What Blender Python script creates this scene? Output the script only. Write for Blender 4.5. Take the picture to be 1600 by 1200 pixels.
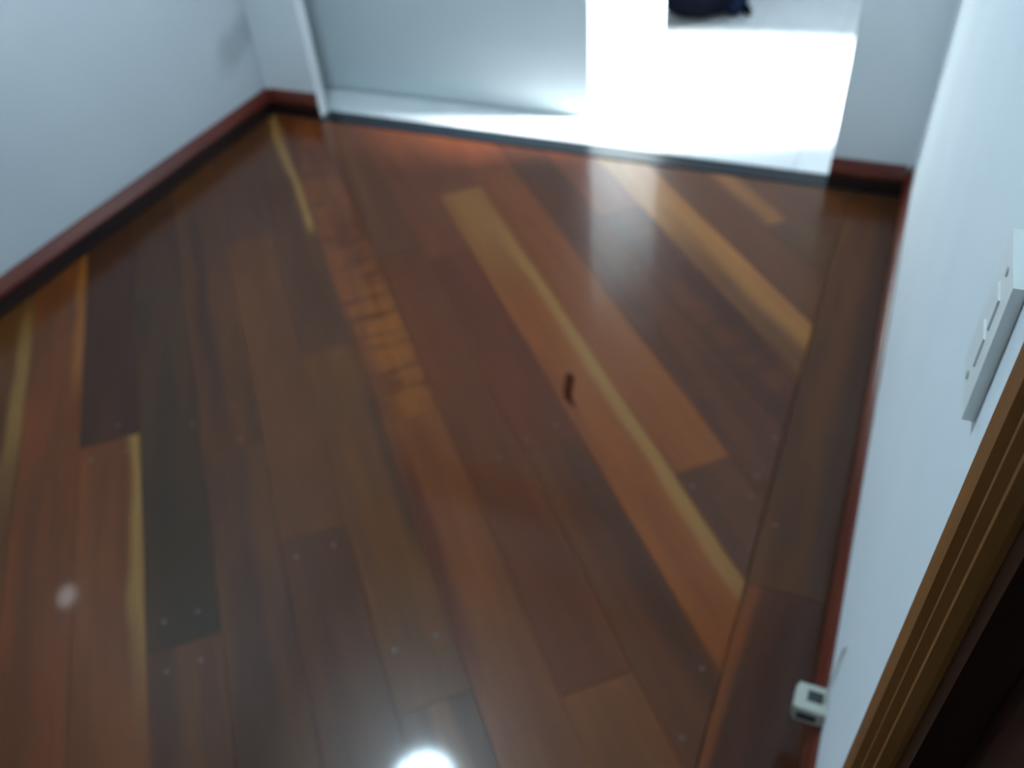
import bpy, bmesh, math, random
from mathutils import Matrix, Vector

# ------------------------------------------------------------------ scene, camera, world, sun, exposure
scene = bpy.context.scene
C = scene.collection
for o in list(bpy.data.objects):
    bpy.data.objects.remove(o)

cam_data = bpy.data.cameras.new('camera')
cam = bpy.data.objects.new('camera', cam_data)
C.objects.link(cam)
cam_data.sensor_width = 36.0
cam_data.lens = 30.27
cam_data.clip_start = 0.01
cam_data.dof.use_dof = True            # the photograph is out of focus: focused much too near
cam_data.dof.focus_distance = 0.5
cam_data.dof.aperture_fstop = 5.2
CAM = ((0.91862615, -0.21489267, 0.33158278),
       (0.38904409, 0.63860056, -0.66395333),
       (-0.06907024, 0.73892521, 0.67023789))
m = Matrix(CAM).to_4x4()
m.translation = (0.0, 0.0, 1.35)
cam.matrix_world = m
scene.camera = cam

world = bpy.data.worlds.new('world')
scene.world = world
world.use_nodes = True
bg = world.node_tree.nodes['Background']
bg.inputs['Color'].default_value = (0.62, 0.80, 1.0, 1)
bg.inputs['Strength'].default_value = 2.2

sun_data = bpy.data.lights.new('sun', 'SUN')
sun_data.energy = 46.0
sun_data.angle = math.radians(13)
sun_data.color = (0.93, 0.98, 1.0)
sun = bpy.data.objects.new('sun', sun_data)
C.objects.link(sun)
sun.location = (3, 3.5, 4)
sun.rotation_euler = Vector((-1.0, -0.22, -1.10)).to_track_quat('-Z', 'Y').to_euler()

vs = scene.view_settings
vs.view_transform = 'Standard'
vs.look = 'None'
vs.gamma = 1.0
vs.exposure = 0.0
vs.use_curve_mapping = False
LAMP = 162.0            # radiance of the hall's ceiling lamp

# ------------------------------------------------------------------ helpers
def lin(c):
    c = c / 255.0
    return c / 12.92 if c <= 0.04045 else ((c + 0.055) / 1.055) ** 2.4

def rgb(r, g, b, k=1.0):
    return (lin(r) * k, lin(g) * k, lin(b) * k, 1.0)

def tag(o, label=None, cat=None, group=None, kind=None):
    if label: o['label'] = label
    if cat: o['category'] = cat
    if group: o['group'] = group
    if kind: o['kind'] = kind
    return o

def link(name, mesh, mat, parent=None):
    o = bpy.data.objects.new(name, mesh)
    C.objects.link(o)
    if mat and not mesh.materials:
        mesh.materials.append(mat)
    if parent:
        o.parent = parent
    return o

def obj(name, bm, mat, parent=None, smooth=False, bevel=0.0):
    if bevel:
        bmesh.ops.bevel(bm, geom=[e for e in bm.edges if e.is_manifold and e.calc_face_angle(0) > 0.6],
                        offset=bevel, segments=2, affect='EDGES', profile=0.6)
    bmesh.ops.recalc_face_normals(bm, faces=bm.faces[:])
    me = bpy.data.meshes.new(name)
    bm.to_mesh(me)
    bm.free()
    if smooth:
        for p in me.polygons:
            p.use_smooth = True
    return link(name, me, mat, parent)

def box(bm, x0, x1, y0, y1, z0, z1):
    v = [bm.verts.new((x, y, z)) for x in (x0, x1) for y in (y0, y1) for z in (z0, z1)]
    for f in ((0, 1, 3, 2), (4, 6, 7, 5), (0, 4, 5, 1), (2, 3, 7, 6), (0, 2, 6, 4), (1, 5, 7, 3)):
        bm.faces.new([v[i] for i in f])
    return bm

def boxes(*bs):
    bm = bmesh.new()
    for b in bs:
        box(bm, *b)
    return bm

def sweep(profile, a, b, up, out):
    """extrude a profile [(out, up)] from point a to point b"""
    bm = bmesh.new()
    a, b, up, out = Vector(a), Vector(b), Vector(up), Vector(out)
    A = [bm.verts.new(a + out * p[0] + up * p[1]) for p in profile]
    B = [bm.verts.new(b + out * p[0] + up * p[1]) for p in profile]
    n = len(profile)
    for i in range(n):
        bm.faces.new((A[i], A[(i + 1) % n], B[(i + 1) % n], B[i]))
    bm.faces.new(A)
    bm.faces.new(B[::-1])
    return bm

def tube(bm, pts, r, seg=8):
    rings = []
    for i, p in enumerate(pts):
        p = Vector(p)
        d = (Vector(pts[min(i + 1, len(pts) - 1)]) - Vector(pts[max(i - 1, 0)])).normalized()
        s = d.cross(Vector((0.3, 0.2, 1))).normalized()
        t = d.cross(s)
        rings.append([bm.verts.new(p + s * math.cos(k * 2 * math.pi / seg) * r + t * math.sin(k * 2 * math.pi / seg) * r) for k in range(seg)])
    for a, b in zip(rings, rings[1:]):
        for k in range(seg):
            bm.faces.new((a[k], a[(k + 1) % seg], b[(k + 1) % seg], b[k]))
    bm.faces.new(rings[0]); bm.faces.new(rings[-1][::-1])
    return bm

def lathe(bm, prof, cx, cy, cz, axis='z', seg=40):
    rings = []
    for r, h in prof:
        ring = []
        for k in range(seg):
            a = 2 * math.pi * k / seg
            if axis == 'z':
                ring.append(bm.verts.new((cx + r * math.cos(a), cy + r * math.sin(a), cz + h)))
            else:
                ring.append(bm.verts.new((cx + h, cy + r * math.cos(a), cz + r * math.sin(a))))
        rings.append(ring)
    for a, b in zip(rings, rings[1:]):
        for k in range(seg):
            bm.faces.new((a[k], a[(k + 1) % seg], b[(k + 1) % seg], b[k]))
    bm.faces.new(rings[0]); bm.faces.new(rings[-1][::-1])
    return bm

# ------------------------------------------------------------------ materials
def principled(name, color, rough=0.5, spec=0.5, metal=0.0, coat=0.0):
    m = bpy.data.materials.new(name)
    m.use_nodes = True
    b = m.node_tree.nodes['Principled BSDF']
    b.inputs['Base Color'].default_value = color
    b.inputs['Roughness'].default_value = rough
    b.inputs['Specular IOR Level'].default_value = spec
    b.inputs['Metallic'].default_value = metal
    b.inputs['Coat Weight'].default_value = coat
    return m

def noisy(name, c1, c2, scale, rough=0.5, bump=0.0, stretch=(1, 1, 1), spec=0.5, detail=4.0, lo=0.3, hi=0.7):
    m = principled(name, c1, rough, spec)
    n, l = m.node_tree.nodes, m.node_tree.links
    tc = n.new('ShaderNodeTexCoord')
    mp = n.new('ShaderNodeMapping'); mp.inputs['Scale'].default_value = stretch
    no = n.new('ShaderNodeTexNoise'); no.inputs['Scale'].default_value = scale; no.inputs['Detail'].default_value = detail
    cr = n.new('ShaderNodeValToRGB')
    cr.color_ramp.elements[0].position = lo; cr.color_ramp.elements[0].color = c1
    cr.color_ramp.elements[1].position = hi; cr.color_ramp.elements[1].color = c2
    l.new(tc.outputs['Object'], mp.inputs[0]); l.new(mp.outputs[0], no.inputs['Vector'])
    l.new(no.outputs['Fac'], cr.inputs[0]); l.new(cr.outputs[0], n['Principled BSDF'].inputs['Base Color'])
    if bump:
        bp = n.new('ShaderNodeBump'); bp.inputs['Strength'].default_value = bump; bp.inputs['Distance'].default_value = 0.002
        l.new(no.outputs['Fac'], bp.inputs['Height']); l.new(bp.outputs[0], n['Principled BSDF'].inputs['Normal'])
    return m

WALL = noisy('painted_wall', (0.76, 0.80, 0.82, 1), (0.81, 0.84, 0.86, 1), 3.0, rough=0.45, bump=0.08, spec=0.3)

def panelled_wall():
    """painted wall with faint horizontal board joints 0.285 m apart"""
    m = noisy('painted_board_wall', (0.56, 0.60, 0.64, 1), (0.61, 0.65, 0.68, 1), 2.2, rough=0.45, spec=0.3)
    n, l = m.node_tree.nodes, m.node_tree.links
    tc = n.new('ShaderNodeTexCoord'); sp = n.new('ShaderNodeSeparateXYZ')
    l.new(tc.outputs['Object'], sp.inputs[0])
    def mt(op, a, b=None):
        x = n.new('ShaderNodeMath'); x.operation = op
        for i, v in enumerate((a, b)):
            if v is None: continue
            if isinstance(v, (int, float)): x.inputs[i].default_value = v
            else: l.new(v, x.inputs[i])
        return x.outputs[0]
    q = mt('FRACT', mt('DIVIDE', mt('SUBTRACT', sp.outputs['Z'], 0.03), 0.285))
    g = mt('LESS_THAN', mt('ABSOLUTE', mt('SUBTRACT', q, 0.02)), 0.012)
    # a hand-sized soft grey patch near the far corner
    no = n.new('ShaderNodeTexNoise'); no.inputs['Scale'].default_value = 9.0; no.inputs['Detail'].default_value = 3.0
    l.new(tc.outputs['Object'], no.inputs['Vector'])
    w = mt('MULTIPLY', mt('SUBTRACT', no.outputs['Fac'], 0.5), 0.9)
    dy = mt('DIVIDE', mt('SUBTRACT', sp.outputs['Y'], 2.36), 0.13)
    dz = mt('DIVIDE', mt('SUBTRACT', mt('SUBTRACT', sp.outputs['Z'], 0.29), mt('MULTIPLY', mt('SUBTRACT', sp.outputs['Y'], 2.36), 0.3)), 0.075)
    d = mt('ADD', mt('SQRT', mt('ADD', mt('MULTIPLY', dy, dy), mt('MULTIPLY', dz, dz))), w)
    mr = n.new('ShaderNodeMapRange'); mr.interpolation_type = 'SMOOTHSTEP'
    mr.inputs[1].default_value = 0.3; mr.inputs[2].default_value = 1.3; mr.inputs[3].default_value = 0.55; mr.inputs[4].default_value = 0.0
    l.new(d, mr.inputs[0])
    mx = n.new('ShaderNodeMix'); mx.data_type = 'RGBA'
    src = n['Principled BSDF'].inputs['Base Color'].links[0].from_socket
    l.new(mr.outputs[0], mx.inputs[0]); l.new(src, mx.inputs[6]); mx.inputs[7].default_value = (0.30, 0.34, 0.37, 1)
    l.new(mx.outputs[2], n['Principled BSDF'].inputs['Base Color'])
    bp = n.new('ShaderNodeBump'); bp.invert = True
    bp.inputs['Strength'].default_value = 0.25; bp.inputs['Distance'].default_value = 0.002
    l.new(g, bp.inputs['Height']); l.new(bp.outputs[0], n['Principled BSDF'].inputs['Normal'])
    return m
BOARD_WALL = panelled_wall()
WHITE_WALL = noisy('white_gloss_wall', (0.80, 0.85, 0.88, 1), (0.85, 0.89, 0.92, 1), 3.0, rough=0.75, bump=0.06, spec=0.15)
CEIL = principled('ceiling_paint', (0.78, 0.80, 0.82, 1), 0.7, 0.2)
BASE = noisy('dark_red_wood', rgb(84, 28, 20), rgb(112, 50, 34), 3.0, rough=0.28, stretch=(4, 1, 14))
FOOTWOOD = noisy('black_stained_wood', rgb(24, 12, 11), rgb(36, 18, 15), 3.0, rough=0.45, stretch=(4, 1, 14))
CASE = noisy('brown_varnished_wood', rgb(122, 78, 38), rgb(146, 98, 52), 4.0, rough=0.3, stretch=(14, 14, 1))
DOORWOOD = noisy('dark_door_wood', rgb(34, 18, 14), rgb(50, 30, 24), 3.0, rough=0.3, stretch=(12, 12, 1))
METAL = noisy('dark_metal', rgb(14, 24, 32), rgb(22, 32, 40), 30.0, rough=0.25, spec=0.3)
TILE = noisy('white_glazed_tile', (0.66, 0.69, 0.70, 1), (0.74, 0.76, 0.77, 1), 6.0, rough=0.25)
GROUT = principled('grout', (0.40, 0.41, 0.41, 1), 0.9, 0.2)
WHITE = noisy('white_enamel', (0.63, 0.70, 0.72, 1), (0.67, 0.73, 0.75, 1), 2.0, rough=0.3)
PLASTIC = principled('white_plastic', (0.82, 0.84, 0.82, 1), 0.5, 0.3)
IVORY = principled('aged_white_plastic', (0.52, 0.52, 0.46, 1), 0.4)
DARK = principled('dark_slot', (0.03, 0.035, 0.03, 1), 0.6)
GREY = principled('grey_cable', (0.46, 0.49, 0.50, 1), 0.5)
NAVY = noisy('navy_cloth', rgb(4, 6, 14), rgb(10, 14, 26), 40.0, rough=0.9, bump=0.3, spec=0.05)
STRAP = noisy('navy_webbing', rgb(14, 22, 40), rgb(24, 36, 58), 60.0, rough=0.9, spec=0.05)
PUTTY = principled('nail_putty', rgb(112, 84, 70, 0.7), 0.35)
SPLIT = noisy('dark_gum_vein', rgb(58, 28, 18, 0.9), rgb(74, 40, 26, 0.9), 60.0, rough=0.95, spec=0.02)
SUBFLOOR = principled('dark_subfloor', (0.035, 0.018, 0.011, 1), 0.9)

def emission(name, color, strength):
    m = bpy.data.materials.new(name); m.use_nodes = True
    b = m.node_tree.nodes['Principled BSDF']
    b.inputs['Base Color'].default_value = (0.8, 0.8, 0.8, 1)
    b.inputs['Emission Color'].default_value = color
    b.inputs['Emission Strength'].default_value = strength
    return m

# one node group makes every board: grain, cross figure and two lengthwise streaks
def wood_group():
    g = bpy.data.node_groups.new('board_wood', 'ShaderNodeTree')
    I = g.interface
    for nm, ty in (('Base', 'NodeSocketColor'), ('Dark', 'NodeSocketColor'), ('Seed', 'NodeSocketFloat'), ('Figure', 'NodeSocketFloat'),
                   ('Streak1', 'NodeSocketColor'), ('A1', 'NodeSocketVector'), ('B1', 'NodeSocketVector'),
                   ('Streak2', 'NodeSocketColor'), ('A2', 'NodeSocketVector'), ('B2', 'NodeSocketVector')):
        I.new_socket(nm, in_out='INPUT', socket_type=ty)
    I.new_socket('Shader', in_out='OUTPUT', socket_type='NodeSocketShader')
    n, l = g.nodes, g.links
    gi = n.new('NodeGroupInput'); go = n.new('NodeGroupOutput')
    def mt(op, a, b=None, c=None, clamp=False):
        x = n.new('ShaderNodeMath'); x.operation = op; x.use_clamp = clamp
        for i, v in enumerate((a, b, c)):
            if v is None: continue
            if isinstance(v, (int, float)): x.inputs[i].default_value = v
            else: l.new(v, x.inputs[i])
        return x.outputs[0]
    def mix(f, a, b):
        x = n.new('ShaderNodeMix'); x.data_type = 'RGBA'
        l.new(f, x.inputs[0]); l.new(a, x.inputs[6]); l.new(b, x.inputs[7])
        return x.outputs[2]
    tc = n.new('ShaderNodeTexCoord'); sp = n.new('ShaderNodeSeparateXYZ')
    l.new(tc.outputs['Object'], sp.inputs[0])
    u, v = sp.outputs['X'], sp.outputs['Y']
    def noise(su, sv, scale, detail, off):
        c = n.new('ShaderNodeCombineXYZ')
        l.new(mt('MULTIPLY', u, su), c.inputs[0]); l.new(mt('MULTIPLY', v, sv), c.inputs[1])
        l.new(mt('ADD', gi.outputs['Seed'], off), c.inputs[2])
        x = n.new('ShaderNodeTexNoise'); x.inputs['Scale'].default_value = scale; x.inputs['Detail'].default_value = detail
        l.new(c.outputs[0], x.inputs['Vector'])
        return x.outputs['Fac']
    big = noise(2.4, 17.0, 1.0, 3.0, 0.0)
    fine = noise(5.0, 140.0, 1.0, 4.0, 3.7)
    def ramp(x, lo, hi):
        r = n.new('ShaderNodeMapRange'); r.interpolation_type = 'SMOOTHSTEP'
        l.new(x, r.inputs[0])
        for i, val in ((1, lo), (2, hi)):
            if isinstance(val, (int, float)): r.inputs[i].default_value = val
            else: l.new(val, r.inputs[i])
        return r.outputs[0]
    f = mt('ADD', mt('MULTIPLY', ramp(big, 0.32, 0.68), 0.75), mt('MULTIPLY', ramp(fine, 0.35, 0.65), 0.25))
    col = mix(f, gi.outputs['Dark'], gi.outputs['Base'])
    wob = mt('MULTIPLY', mt('SUBTRACT', noise(3.0, 3.0, 1.0, 2.0, 5.3), 0.5), 0.045)
    for s in ('1', '2'):
        a = n.new('ShaderNodeSeparateXYZ'); l.new(gi.outputs['A' + s], a.inputs[0])   # centre v, half width, strength
        b = n.new('ShaderNodeSeparateXYZ'); l.new(gi.outputs['B' + s], b.inputs[0])   # u start, u end, feather
        d = mt('ABSOLUTE', mt('SUBTRACT', mt('ADD', v, wob), a.outputs[0]))
        k = mt('SUBTRACT', 1.0, ramp(d, mt('MULTIPLY', a.outputs[1], 0.35), mt('MULTIPLY', a.outputs[1], 1.5)))
        k1 = ramp(u, mt('SUBTRACT', b.outputs[0], b.outputs[2]), mt('ADD', b.outputs[0], b.outputs[2]))
        k2 = mt('SUBTRACT', 1.0, ramp(u, mt('SUBTRACT', b.outputs[1], b.outputs[2]), mt('ADD', b.outputs[1], b.outputs[2])))
        k = mt('MULTIPLY', mt('MULTIPLY', k, k1), mt('MULTIPLY', k2, a.outputs[2]))
        col = mix(mt('MULTIPLY', k, mt('ADD', 0.75, mt('MULTIPLY', ramp(fine, 0.35, 0.65), 0.25))), col, gi.outputs['Streak' + s])
    # fiddleback figure: bands across the board
    fig = noise(26.0, 7.0, 1.0, 2.0, 8.1)
    col = mix(mt('MULTIPLY', ramp(fig, 0.47, 0.66), gi.outputs['Figure']), col, gi.outputs['Dark'])
    p = n.new('ShaderNodeBsdfPrincipled')
    l.new(col, p.inputs['Base Color'])
    p.inputs['Roughness'].default_value = 0.30
    p.inputs['Specular IOR Level'].default_value = 0.15
    p.inputs['Coat Weight'].default_value = 0.34
    p.inputs['Coat Roughness'].default_value = 0.07
    bp = n.new('ShaderNodeBump'); bp.inputs['Strength'].default_value = 0.05; bp.inputs['Distance'].default_value = 0.001
    l.new(noise(9.0, 25.0, 1.0, 2.0, 1.3), bp.inputs['Height']); l.new(bp.outputs[0], p.inputs['Normal'])
    l.new(p.outputs[0], go.inputs[0])
    return g
WOODG = wood_group()
GAIN = 0.59
TINT = (1.86, 1.07, 0.47)         # the boards are much redder than the cool lamp light makes them look

def wrgb(c):
    return tuple(a * t for a, t in zip(rgb(*c, GAIN)[:3], TINT)) + (1.0,)

def wood(base, dark=None, fig=0.0, s1=None, s2=None, seed=0.0):
    """s = (rgb, centre as a share of the width, half width share, strength, u start, u end, feather)  lengths in m from the board's own start"""
    m = bpy.data.materials.new('board_wood'); m.use_nodes = True
    n, l = m.node_tree.nodes, m.node_tree.links
    n.remove(n['Principled BSDF'])
    g = n.new('ShaderNodeGroup'); g.node_tree = WOODG
    if dark is None:
        dark = tuple(c * 0.78 for c in base)
    g.inputs['Base'].default_value = wrgb(base)
    g.inputs['Dark'].default_value = wrgb(dark)
    g.inputs['Seed'].default_value = seed
    g.inputs['Figure'].default_value = fig
    for i, s in (('1', s1), ('2', s2)):
        if s:
            c, vc, hw, st, u0, u1, fe = s
            g.inputs['Streak' + i].default_value = wrgb(c)
            g.inputs['A' + i].default_value = (vc * BW, hw * BW, st)
            g.inputs['B' + i].default_value = (u0, u1, fe)
        else:
            g.inputs['A' + i].default_value = (9, 0.01, 0)
            g.inputs['B' + i].default_value = (0, 1, 0.1)
    l.new(g.outputs[0], n['Material Output'].inputs[0])
    return m

# ------------------------------------------------------------------ the hall's shell
XL, XR, YB, YF, ZC = -2.118, 0.108, 2.450, -1.30, 2.55
OX0, OX1, OZ = -1.900, -0.118, 2.10          # opening in the back wall
T = 0.08
TB = 0.045                                   # thickness of the end wall
S = 1.35                                     # boards were measured in camera heights

floor = tag(obj('floor', boxes((XL - T, XR + T, YF - T, YB - .001, -0.12, -0.020)), SUBFLOOR), 'dark subfloor under the diagonal hardwood boards', kind='structure')
tag(obj('wall_left', boxes((XL - T, XL, YF - T, YB + T, -0.02, ZC)), BOARD_WALL), 'pale blue-white wall with a dark red baseboard', kind='structure')
DY0, DY1, DZ = -0.48, 0.342, 2.04            # door opening in the right wall
tag(obj('wall_right', boxes((XR, XR + T, DY1, YB, -0.02, ZC), (XR, XR + T, YF - T, DY0, -0.02, ZC), (XR, XR + T, DY0, DY1, DZ, ZC)), WHITE_WALL),
    'white wall between far corner and wooden door casing', kind='structure')
tag(obj('wall_back', boxes((XL, OX0, YB, YB + TB, -0.02, ZC), (OX1, 0.68, YB, YB + TB, -0.02, ZC), (OX0, OX1, YB, YB + TB, OZ, ZC)), WALL),
    'white end wall with a wide opening to the tiled room', kind='structure')
tag(obj('wall_front', boxes((XL, XR, YF - T, YF, -0.02, ZC)), WALL), 'white wall behind the viewer', kind='structure')
tag(obj('ceiling', boxes((XL - T, XR + T, YF - T, YB + T, ZC, ZC + 0.1)), CEIL), 'white hall ceiling', kind='structure')

# skirting boards: plain foot, sloping moulded top
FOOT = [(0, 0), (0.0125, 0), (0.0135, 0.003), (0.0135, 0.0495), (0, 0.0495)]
BP = [(0, 0.050), (0.016, 0.050), (0.018, 0.052), (0.018, 0.058), (0.0165, 0.064), (0.012, 0.078), (0.008, 0.090), (0.004, 0.095), (0, 0.095)]
Z = (0, 0, 1)
def baseboard(name, a, b, out, label):
    o = tag(obj(name, sweep(BP, a, b, Z, out), BASE), label, kind='structure')
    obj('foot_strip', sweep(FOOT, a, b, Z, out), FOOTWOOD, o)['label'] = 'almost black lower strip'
baseboard('baseboard_left', (XL, YF, 0), (XL, YB, 0), (1, 0, 0), 'dark red wooden baseboard along left wall')
baseboard('baseboard_right', (XR, 0.402, 0), (XR, YB, 0), (-1, 0, 0), 'dark red wooden baseboard along right wall')
baseboard('baseboard_back', (XL + 0.018, YB, 0), (OX0, YB, 0), (0, -1, 0), 'short dark red baseboard left of the opening')
baseboard('baseboard_back', (OX1, YB, 0), (XR - 0.018, YB, 0), (0, -1, 0), 'short dark red baseboard right of the opening')
tag(obj('trim_1', sweep([(0, -0.02), (0.078, -0.02), (0.078, 0.002), (0.074, 0.004), (0.004, 0.004), (0, 0.002)],
                        (OX0, 2.4345, 0), (OX1, 2.4345, 0), Z, (0, 1, 0)), METAL), 'dark metal threshold strip between boards and tiles', kind='structure')

# ------------------------------------------------------------------ hardwood boards laid on the diagonal
ANG = math.radians(47.7)
EU = Vector((math.cos(ANG), -math.sin(ANG)))
EV = Vector((math.sin(ANG), math.cos(ANG)))
V0, WR = -0.030, 0.098
BW = WR * S

def clip(poly, x0, x1, y0, y1):
    for ax, lim, sg in ((0, x0, 1), (0, x1, -1), (1, y0, 1), (1, y1, -1)):
        out = []
        for i in range(len(poly)):
            a, b = poly[i - 1], poly[i]
            da, db = sg * (a[ax] - lim), sg * (b[ax] - lim)
            if (da >= 0) != (db >= 0):
                t = da / (da - db)
                out.append((a[0] + t * (b[0] - a[0]), a[1] + t * (b[1] - a[1])))
            if db >= 0:
                out.append(b)
        poly = out
        if not poly:
            break
    return poly

def board_mesh(poly, z1):
    """prism with a narrow chamfer along its top edge; poly is counter-clockwise or not, in local coordinates"""
    bm = bmesh.new()
    ar = sum(poly[i - 1][0] * poly[i][1] - poly[i][0] * poly[i - 1][1] for i in range(len(poly)))
    if ar < 0:
        poly = poly[::-1]
    bot = [bm.verts.new((x, y, -0.019)) for x, y in poly]
    mid = [bm.verts.new((x, y, z1 - 0.0004)) for x, y in poly]
    cx = sum(p[0] for p in poly) / len(poly); cy = sum(p[1] for p in poly) / len(poly)
    top = []
    n = len(poly)
    for i, (x, y) in enumerate(poly):
        a, b = Vector(poly[i - 1]), Vector(poly[(i + 1) % n])
        p = Vector((x, y))
        d1, d2 = (p - a).normalized(), (b - p).normalized()
        n1, n2 = Vector((-d1.y, d1.x)), Vector((-d2.y, d2.x))
        k = n1 + n2
        k = k / max(k.length_squared, 0.3) * 2
        q = p + k * 0.0003
        top.append(bm.verts.new((q.x, q.y, z1)))
    for i in range(n):
        j = (i + 1) % n
        bm.faces.new((bot[i], bot[j], mid[j], mid[i]))
        bm.faces.new((mid[i], mid[j], top[j], top[i]))
    bm.faces.new(top)
    bm.faces.new(bot[::-1])
    return bm

BX1 = -0.0515        # the diagonal boards stop at the border board along the right wall
boards = []
rnd = random.Random(4)
def board(row, u0, u1, mat):
    g = 0.0002
    v0 = (V0 + row * WR) * S + g
    v1 = (V0 + (row + 1) * WR) * S - g
    a, b = u0 * S + g, u1 * S - g
    quad = [(a, v0), (b, v0), (b, v1), (a, v1)]
    poly = clip([tuple(EU * p[0] + EV * p[1]) for p in quad], XL + 0.002, BX1 - 0.001, YF + 0.002, 2.4335)
    if len(poly) < 3:
        return None
    ar = abs(sum(poly[i - 1][0] * poly[i][1] - poly[i][0] * poly[i - 1][1] for i in range(len(poly)))) / 2
    if ar < 0.0004:
        return None
    org = EU * a + EV * v0
    loc = [((Vector(p) - org).dot(EU), (Vector(p) - org).dot(EV)) for p in poly]
    lo = []
    for p in loc:                                   # drop repeated corners
        if not lo or (abs(p[0] - lo[-1][0]) + abs(p[1] - lo[-1][1])) > 1e-4:
            lo.append(p)
    if abs(lo[0][0] - lo[-1][0]) + abs(lo[0][1] - lo[-1][1]) < 1e-4:
        lo.pop()
    o = obj('floor_board', board_mesh(lo, rnd.uniform(-0.0004, 0.0)), mat, floor)
    o.location = (org.x, org.y, 0)
    o.rotation_euler = (0, 0, -ANG)
    boards.append((row, u0, u1, o))
    return o

SAP = (132, 124, 96)
# row: [(u start, u end, base rgb, dark rgb, figure, streak 1, streak 2)], u in camera heights along the board
ROWS = {
    -6: [(-2.6, -0.2, (88, 66, 42), (70, 50, 38), 0, (SAP, .86, .14, .8, 1.30, 1.90, .2), None)],
    -5: [(-2.6, -0.45, (108, 70, 46), (84, 58, 42), 0, ((134, 104, 62), .90, .10, .8, 1.0, 1.62, .15), None)],
    -4: [(-2.6, -1.205, (64, 46, 43), (54, 40, 40), 0, None, None),
         (-1.205, 0.2, (108, 74, 48), (88, 60, 44), 0, (SAP, .88, .12, .95, -.2, .62, .22), None)],
    -3: [(-2.6, -1.62, (68, 52, 45), (58, 46, 44), 0, None, None),
         (-1.62, -0.755, (68, 54, 46), (52, 46, 44), 0, ((46, 46, 44), .55, .45, .7, .75, 1.4, .2), None),
         (-0.755, 0.2, (92, 72, 56), (76, 56, 52), 0, ((66, 50, 52), .2, .2, .8, -.2, 1.2, .2), None)],
    -2: [(-2.6, -1.10, (84, 62, 48), (70, 53, 46), 0, ((56, 43, 46), .40, .14, .85, .92, 1.95, .2), None),
         (-1.10, 0.2, (86, 66, 54), (66, 50, 50), 0, ((64, 50, 54), .35, .25, .7, .3, 1.2, .2), None)],
    -1: [(-2.6, -1.75, (80, 60, 52), (70, 52, 50), 0, None, None),
         (-1.75, -0.875, (94, 69, 52), (82, 61, 48), 0, None, None),
         (-0.875, 0.3, (83, 61, 54), (70, 52, 48), 0, None, None)],
    0: [(-2.6, -1.295, (84, 64, 57), (72, 54, 50), 0, ((140, 130, 102), .90, .12, 1.0, .30, 1.18, .05), None),
        (-1.295, -0.55, (98, 74, 52), (80, 60, 48), 0, ((64, 46, 44), .94, .12, .7, .2, .7, .1), None),
        (-0.55, 0.3, (88, 66, 52), (70, 54, 50), 0, ((112, 84, 62), .5, .16, .7, -.1, .5, .2), None)],
    1: [(-2.6, -1.055, (116, 80, 56), (80, 51, 42), .75, ((140, 104, 62), .62, .44, .62, 1.45, 2.2, .30), None),
        (-1.055, 0.4, (114, 80, 54), (96, 66, 50), 0, ((76, 44, 42), .10, .13, .85, .05, .62, .15), None)],
    2: [(-2.7, -1.55, (92, 66, 58), (78, 58, 54), .15, ((104, 84, 80), .35, .2, .5, .7, 1.4, .2), None),  # pale streak is a purplish sheen put into the colour
        (-1.55, -0.50, (96, 63, 46), (84, 55, 44), 0, None, None),
        (-0.50, 0.4, (118, 84, 56), (98, 70, 52), 0, None, None)],
    3: [(-2.7, -1.50, (104, 70, 58), (86, 58, 52), 0, None, None),
        (-1.50, -0.905, (94, 58, 43), (84, 52, 41), 0, None, None),
        (-0.905, 0.4, (92, 64, 48), (72, 50, 46), 0, ((60, 44, 44), .78, .2, .8, .05, .62, .2), None)],
    4: [(-2.7, -1.745, (108, 72, 58), (92, 62, 52), 0, None, None),
        (-1.745, 0.4, (126, 86, 52), (112, 74, 48), 0, ((134, 118, 86), .55, .60, .75, -.5, .42, .30), ((142, 132, 104), .88, .15, .85, .35, 1.72, .30))],
    5: [(-2.7, -1.80, (112, 74, 60), (98, 64, 54), 0, None, None),
        (-1.80, -0.772, (120, 82, 54), (106, 70, 48), 0, ((126, 92, 58), .7, .3, .6, .7, 1.5, .2), None),
        (-0.772, 0.4, (88, 62, 50), (74, 52, 46), 0, None, None)],
    6: [(-2.7, -0.70, (88, 59, 51), (72, 49, 45), .2, None, None),
        (-0.70, 0.4, (84, 60, 48), (70, 50, 44), 0, None, None)],
    7: [(-2.7, -1.50, (112, 70, 58), (96, 62, 54), 0, None, None),
        (-1.50, 0.3, (92, 61, 51), (64, 45, 43), .6, ((60, 44, 44), .75, .25, .7, .35, .72, .15), None)],
    8: [(-2.7, 0.2, (152, 128, 96), (134, 108, 80), 0, ((78, 58, 50), .1, .42, .95, 1.85, 2.8, .25), None)],
    9: [(-2.7, 0.2, (94, 70, 60), (80, 60, 54), 0, None, None)],
    10: [(-2.7, -1.315, (92, 68, 60), (80, 60, 56), 0, ((132, 110, 86), .30, .24, .9, 1.2, 2.2, .2), None),
         (-1.315, 0.2, (88, 72, 60), (76, 60, 54), 0, None, None)],
    11: [(-2.7, 0.2, (90, 70, 58), (78, 58, 52), 0, None, None)],
    12: [(-2.7, 0.2, (84, 64, 54), (72, 54, 48), 0, None, None)],
}
seed = 1.0
for row in sorted(ROWS):
    for (a, b, c, d, fig, s1, s2) in ROWS[row]:
        seed += 2.37
        board(row, a, b, wood(c, d, fig, s1, s2, seed))
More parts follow.
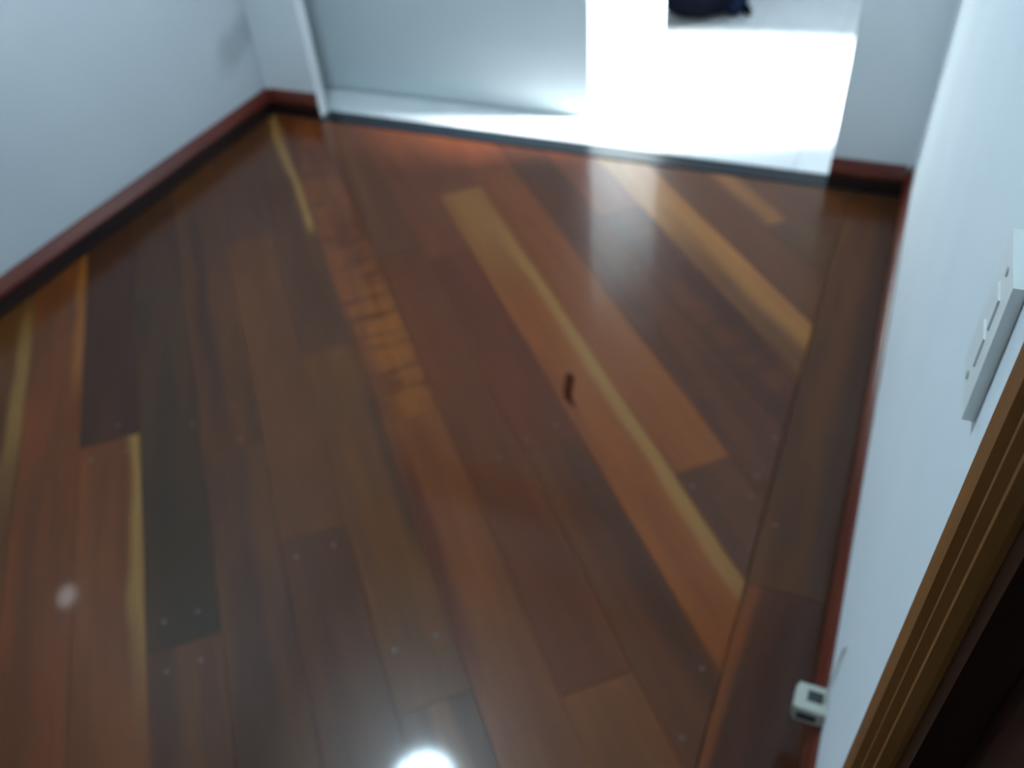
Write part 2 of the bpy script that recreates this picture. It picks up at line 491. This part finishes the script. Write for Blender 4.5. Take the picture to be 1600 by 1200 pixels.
# the same floor goes on behind the viewer and beyond the left of the view
tones = [wood(c, None, 0, None, None, 40 + 3 * i) for i, c in enumerate([(92, 66, 50), (76, 56, 48), (106, 74, 50), (84, 60, 52), (98, 70, 54)])]
for row in range(-20, 13):
    ends = [x[0] for x in ROWS.get(row, [])] + [x[1] for x in ROWS.get(row, [])]
    u = max(ends) if ends else -2.7 + rnd.uniform(0, .6)
    if not ends:
        board(row, -2.7, u, rnd.choice(tones))
    while u < 1.5:
        e = u + rnd.uniform(.7, 1.3)
        board(row, u, e, rnd.choice(tones))
        u = e

# border boards along the right wall; dark streaks: wood tone plus painted baseboard reflection
def border(y0, y1, mat):
    o = obj('border_board', board_mesh([(0, 0), (y1 - y0 - .001, 0), (y1 - y0 - .001, XR - BX1 - .002), (0, XR - BX1 - .002)], 0.0), mat, floor)
    o.rotation_euler = (0, 0, math.pi / 2)
    o.location = (XR - .001, y0, 0)
    return o
BW_KEEP = BW
BW = XR - BX1
border(0.98, 2.4335, wood((88, 66, 50), (70, 52, 46), 0, ((56, 44, 46), .12, .3, .6, .0, 1.5, .1), None, 90.0))
border(-0.35, 0.98, wood((82, 54, 44), (64, 44, 40), 0, ((118, 78, 54), .96, .10, .9, -.1, 1.35, .1), ((48, 36, 40), .35, .28, .7, -.1, 1.3, .1), 95.0))
border(YF + .002, -0.35, tones[1])
BW = BW_KEEP

# putty-filled nail holes, each on its board
nail_bm = lathe(bmesh.new(), [(0.0042, -0.001), (0.0042, 0.0003), (0.003, 0.0005)], 0, 0, 0, seg=10)
bmesh.ops.recalc_face_normals(nail_bm, faces=nail_bm.faces[:])
nail_me = bpy.data.meshes.new('nail_plug'); nail_bm.to_mesh(nail_me); nail_bm.free()
nail_me.materials.append(PUTTY)
NAILS = [(-1.24, -3.36), (-1.19, -2.10), (-1.12, -1.35), (-1.21, -1.38), (-0.84, -0.26), (-1.27, 0.63), (-0.84, -0.82), (-0.80, -2.28), (-0.64, 0.77),
         (-0.64, 0.19), (-0.47, 3.82), (-0.40, 3.16), (-0.94, 3.72), (-0.93, 3.16), (-0.72, 6.16), (-0.74, 5.15), (-0.69, 5.85),
         (-0.78, 6.84), (-0.63, 5.90), (-1.29, 6.90), (-0.91, 2.60), (-1.17, -3.2), (-1.17, -3.8), (-0.72, -2.3), (-0.72, -2.75), (-0.80, -2.75)]
def on_board(u, v):
    row = math.floor(v)
    for r, a, b, o in boards:
        if r == row and a <= u < b:
            return o, Vector(((u - a) * S - .0006, (v - row) * BW - .0006, 0.0))
    return None, None
for (u, v) in NAILS:
    o, p = on_board(u, v)
    if o:
        q = link('nail_plug', nail_me, None, o)
        q.location = (p.x, p.y, 0.0)

# the dark curved gum vein in the long light board
o, p = on_board(-1.01, 4.19)
if o:
    bm = bmesh.new()
    path = [(-.040, .012, .001), (-.034, .0125, .0065), (-.020, .010, .0075), (-.006, .004, .0070), (.008, .000, .0065), (.020, -.001, .0050), (.030, .002, .0032), (.037, .005, .0008)]
    top, bot = [], []
    for (x, y, r) in path:
        top.append((bm.verts.new((x, y + r, 0.0005)), bm.verts.new((x, y - r, 0.0005))))
        bot.append((bm.verts.new((x, y + r * 1.2, -0.002)), bm.verts.new((x, y - r * 1.2, -0.002))))
    for i in range(len(path) - 1):
        a, b, c, d = top[i], top[i + 1], bot[i], bot[i + 1]
        bm.faces.new((a[0], a[1], b[1], b[0])); bm.faces.new((c[1], c[0], d[0], d[1]))
        bm.faces.new((a[0], b[0], d[0], c[0])); bm.faces.new((b[1], a[1], c[1], d[1]))
    bm.faces.new((top[0][1], top[0][0], bot[0][0], bot[0][1])); bm.faces.new((top[-1][0], top[-1][1], bot[-1][1], bot[-1][0]))
    q = obj('gum_vein', bm, SPLIT, o)
    q.location = (p.x, p.y, 0)
    q.rotation_euler = (0, 0, math.radians(-8))
    q.scale = (1.5, 1.5, 1.0)
    q['label'] = 'dark curved split in the wood'

# ------------------------------------------------------------------ tiled room beyond the opening
KX0, KX1, KY1 = -2.6, 0.60, 4.75
KY0 = 2.5135
WY0, WY1, WZ = 2.95, 3.72, 2.38            # glazed doorway in its right wall lets the sun in
kf = tag(obj('floor_tiled', boxes((KX0 - T, KX1 + T, YB, KY1 + T, -0.12, -0.0195), (KX0, KX1, YB + TB, KY1, -0.0195, -0.002), (OX0, OX1, KY0, YB + TB, -0.0195, -0.002)), GROUT),
         'grout bed of the tiled floor beyond the opening', kind='structure')
tag(obj('wall_right_tiled', boxes((KX1, KX1 + T, YB, WY0, -0.02, ZC), (KX1, KX1 + T, WY1, KY1 + T, -0.02, ZC), (KX1, KX1 + T, WY0, WY1, WZ, ZC)), WALL),
    'white wall of the tiled room', kind='structure')
tag(obj('wall_left_tiled', boxes((KX0 - T, KX0, YB, KY1 + T, -0.02, ZC), (KX0, XL, YB, YB + TB, -0.02, ZC)), WALL), 'white left wall of the tiled room', kind='structure')
tag(obj('wall_back_tiled', boxes((KX0, KX1, KY1, KY1 + T, -0.02, ZC)), WALL), 'white far wall of the tiled room', kind='structure')
tag(obj('ceiling_tiled', boxes((KX0 - T, KX1 + T, YB + TB, KY1 + T, ZC, ZC + .1)), CEIL), 'white ceiling of the tiled room', kind='structure')
tag(obj('trim_2', boxes((KX1 - .015, KX1 + T, WY0 - .05, WY0, 0, WZ), (KX1 - .015, KX1 + T, WY1, WY1 + .05, 0, WZ), (KX1 - .015, KX1 + T, WY0 - .05, WY1 + .05, WZ, WZ + .05)), WHITE),
    'white frame of the open outside doorway', kind='structure')

TS, GAP = 0.33, 0.003
xs = [-1.545 + TS * k for k in range(-4, 8)]
ys = [KY0 - 0.16 + TS * k for k in range(0, 9)]
for x in xs:
    for y in ys:
        for (cx0, cx1, cy0, cy1) in ((KX0, KX1, YB + TB + .001, KY1), ):
            pass
        x0, x1, y0, y1 = max(x, KX0), min(x + TS, KX1), max(y, KY0), min(y + TS, KY1)
        if y0 < YB + TB:                                   # the first row lies in the opening, cut by its jambs
            x0, x1 = max(x0, OX0), min(x1, OX1)
        if x1 - x0 < .02 or y1 - y0 < .02:
            continue
        bm = boxes((x0 + GAP / 2, x1 - GAP / 2, y0 + GAP / 2, y1 - GAP / 2, -0.010, 0.003))
        obj('floor_tile', bm, TILE, kf)
        if y0 < YB + TB and (x < OX0 or x + TS > OX1):     # the remainder beside the jambs, behind the wall
            for (a, b) in ((max(x, KX0), min(x + TS, OX0)), (max(x, OX1), min(x + TS, KX1))):
                if b - a > .02:
                    obj('floor_tile', boxes((a + GAP / 2, b - GAP / 2, YB + TB + .001, y1 - GAP / 2, -0.010, 0.003)), TILE, kf)

# white cupboard that half closes the opening
cup = bpy.data.objects.new('cupboard', None); C.objects.link(cup)
cup.location = (-1.5, 2.95, 0.003)
tag(cup, 'tall white cupboard with framed front standing on the tiles beyond the opening', 'cupboard')
def at_cup(o):
    o.parent = cup
    o.location = -cup.location
    return o
bm = bmesh.new()
plan = [(-2.06, 2.692), (-0.955, 2.692), (-0.835, 3.225), (-2.06, 3.225)]
lo = [bm.verts.new((x, y, 0.025)) for x, y in plan]; hi = [bm.verts.new((x, y, 2.2)) for x, y in plan]
for i in range(4):
    j = (i + 1) % 4
    bm.faces.new((lo[i], lo[j], hi[j], hi[i]))
bm.faces.new(lo[::-1]); bm.faces.new(hi)
at_cup(obj('body', bm, WHITE, bevel=0.0008))
at_cup(obj('plinth', boxes((-2.05, -0.965, 2.70, 3.20, 0.003, 0.0255)), WHITE))
for (x0, x1, z0, z1, nm) in ((-2.06, -1.885, 0.012, 2.2, 'stile'), (-1.065, -0.945, 0.012, 2.2, 'stile'), (-1.885, -1.065, 0.012, 0.045, 'bottom_rail'),
                             (-1.885, -1.065, 0.275, 0.38, 'rail'), (-1.885, -1.065, 2.08, 2.2, 'rail')):
    at_cup(obj(nm, boxes((x0, x1, 2.6905, 2.6925, z0, z1)), WHITE, bevel=0.0008))
bm = boxes((-1.86, -1.09, 2.6912, 2.6925, 0.06, 0.255))
at_cup(obj('panel', bm, WHITE, bevel=0.0008))
at_cup(obj('panel', boxes((-1.86, -1.09, 2.6912, 2.6925, 0.40, 2.06)), WHITE, bevel=0.0008))

# dark soft bag on the tiles
bag = bpy.data.objects.new('bag', None); C.objects.link(bag)
bag.location = (-0.83, 3.77, 0.003)
tag(bag, 'dark navy soft bag slumped on the pale tiles of the bright room', 'bag')
bm = bmesh.new()
bmesh.ops.create_uvsphere(bm, u_segments=40, v_segments=24, radius=1.0)
for v in bm.verts:
    x, y, z = v.co
    sg = lambda t, p: math.copysign(abs(t) ** p, t)
    a = math.atan2(y, x)
    w = 1 + 0.05 * math.sin(3 * a + 1.2) + 0.035 * math.sin(7 * a + z * 4)
    zz = sg(z, 0.75)
    v.co = Vector((sg(x, 0.8) * 0.165 * w, sg(y, 0.8) * 0.20 * w, 0.15 + zz * 0.15 - (0.03 * math.cos(a * 2) if z > 0.3 else 0)))
    v.co.z = max(v.co.z, 0.0) * (1 + .06 * math.sin(5 * a))
obj('bag_body', bm, NAVY, bag, smooth=True)
bm = bmesh.new()
bmesh.ops.create_uvsphere(bm, u_segments=20, v_segments=12, radius=1.0)
for v in bm.verts:
    v.co = Vector((0.150 + v.co.x * 0.050, 0.02 + v.co.y * 0.095, max(0.0, 0.055 + v.co.z * 0.06)))
obj('side_pocket', bm, STRAP, bag, smooth=True)
bm = bmesh.new()
tube(bm, [(-.09, -.03, .27), (-.07, -.05, .33), (0, -.055, .36), (.07, -.05, .33), (.09, -.03, .27)], 0.010)
obj('carry_handle', bm, STRAP, bag, smooth=True)
bm = bmesh.new()
tube(bm, [(.16, .0, .10), (.20, -.03, .03), (.215, -.01, .010), (.20, .06, .010), (.17, .10, .010)], 0.010)
obj('shoulder_strap', bm, NAVY, bag, smooth=True)

# ------------------------------------------------------------------ wooden door and casing beside the viewer
door = tag(obj('door_1', boxes((XR + .024, XR + .060, DY0 + .03, DY1 - .028, 0.006, DZ - .03)), DOORWOOD), 'dark brown wooden door in a brown varnished frame', kind='structure')
def framed(y0, y1, z0, z1):
    obj('door_panel', boxes((XR + .016, XR + .0245, y0 + .03, y1 - .03, z0 + .03, z1 - .03)), DOORWOOD, door, bevel=0.006)
    for a in ((y0 - .012, y0 + .012, z0, z1), (y1 - .012, y1 + .012, z0, z1), (y0, y1, z0 - .012, z0 + .012), (y0, y1, z1 - .012, z1 + .012)):
        obj('panel_moulding', boxes((XR + .014, XR + .0245) + a), DOORWOOD, door, bevel=0.004)
for (z0, z1) in ((0.20, 0.86), (1.02, 1.88)):
    framed(-0.36, -0.10, z0, z1)
    framed(-0.02, 0.215, z0, z1)
obj('door_jamb', boxes((XR - .002, XR + T, DY1 - .026, DY1 - .0005, 0, DZ)), DOORWOOD, door)
obj('door_jamb', boxes((XR - .002, XR + T, DY0 + .0005, DY0 + .026, 0, DZ)), DOORWOOD, door)
obj('door_jamb', boxes((XR - .002, XR + T, DY0 + .026, DY1 - .026, DZ - .026, DZ - .0005)), CASE, door)
CP = [(0, 0.0), (0.020, 0.0), (0.020, 0.028), (0.014, 0.031), (0.014, 0.036), (0.0165, 0.039), (0.0165, 0.043), (0.010, 0.047), (0.010, 0.052), (0.013, 0.054), (0.013, 0.059), (0.006, 0.062), (0, 0.062)]
obj('casing', sweep(CP, (XR, 0.400, 0), (XR, 0.400, DZ + .06), (0, -1, 0), (-1, 0, 0)), CASE, door)
obj('casing', sweep(CP, (XR, DY0 - .060, 0), (XR, DY0 - .060, DZ + .06), (0, 1, 0), (-1, 0, 0)), CASE, door)
obj('casing', sweep(CP, (XR, DY0, DZ + .060), (XR, DY1, DZ + .060), (0, 0, -1), (-1, 0, 0)), CASE, door)
bm = lathe(bmesh.new(), [(.024, 0), (.024, -.006), (.010, -.010), (.010, -.035), (.026, -.045), (.028, -.058), (.018, -.068)], XR + .024, -0.39, 1.0, axis='x', seg=24)
obj('door_knob', bm, principled('brass', (.5, .36, .14, 1), .3, metal=1.0), door, smooth=True)

# light switch on the right wall
sw = bpy.data.objects.new('light_switch', None); C.objects.link(sw)
sw.location = (XR, 0.568, 0.885)
tag(sw, 'white light switch plate on right wall next to the wooden casing', 'light switch')
obj('plate', boxes((-.009, -.0005, -.037, .037, 0, .118)), PLASTIC, sw, bevel=0.003)
for z in (.030, .064):
    obj('rocker', boxes((-.0105, -.008, -.012, .012, z, z + .026)), PLASTIC, sw, bevel=0.002)
for z in (.012, .106):
    bm = lathe(bmesh.new(), [(.0035, -.0085), (.0035, -.0098)], 0, 0, z, axis='x', seg=10)
    obj('screw', bm, GREY, sw)

# small socket box with its cable on the baseboard
sk = bpy.data.objects.new('cable_socket', None); C.objects.link(sk)
sk.location = (XR, 0.716, 0.096)
tag(sk, 'small aged white socket box on top of the right baseboard', 'socket')
obj('housing', boxes((-.044, -.0005, -.021, .021, 0, .036)), IVORY, sk, bevel=0.003)
obj('cover_plate', boxes((-.0465, -.043, -.017, .017, .004, .032)), IVORY, sk, bevel=0.0012)
obj('jack_opening', boxes((-.040, -.012, -.0222, -.020, .008, .024)), DARK, sk)
obj('top_slot', boxes((-.030, -.008, -.006, .012, .0355, .0368)), DARK, sk)
bm = tube(bmesh.new(), [(-.006, .0, .034), (-.005, .004, .06), (-.004, .010, .09), (-.004, .013, .13), (-.003, .014, .16), (.001, .015, .175)], 0.0022)
obj('cable', bm, PLASTIC, sk, smooth=True)

# ------------------------------------------------------------------ lamps (their mirror images lie on the boards)
LX, LY = -1.250, 1.262
lamp = bpy.data.objects.new('ceiling_lamp', None); C.objects.link(lamp)
lamp.location = (LX, LY, ZC)
tag(lamp, 'round white ceiling lamp mirrored in the boards near the viewer', 'lamp')
bm = lathe(bmesh.new(), [(.145, 0), (.150, -.01), (.150, -.045), (.139, -.050)], 0, 0, 0, seg=48)
obj('rim', bm, PLASTIC, lamp, smooth=False)
bm = lathe(bmesh.new(), [(.138, -.048), (.132, -.058), (.105, -.068), (.055, -.074), (.004, -.075)], 0, 0, 0, seg=48)
obj('diffuser', bm, emission('lamp_glow', (0.66, 0.91, 1.06, 1), LAMP), lamp, smooth=True)

nl = bpy.data.objects.new('night_light', None); C.objects.link(nl)
nl.location = (XL, 0.852, 0.925)
tag(nl, 'small round glowing night light on left wall mirrored in the boards', 'lamp')
bm = lathe(bmesh.new(), [(.045, 0.0005), (.045, .012), (.038, .018)], 0, 0, 0, axis='x', seg=32)
obj('rim', bm, PLASTIC, nl)
bm = lathe(bmesh.new(), [(.037, .0178), (.032, .024), (.018, .029), (.002, .030)], 0, 0, 0, axis='x', seg=32)
obj('lens', bm, emission('night_glow', (0.92, 0.95, 1.0, 1), 9.0), nl, smooth=True)
bpy.context.view_layer.update()
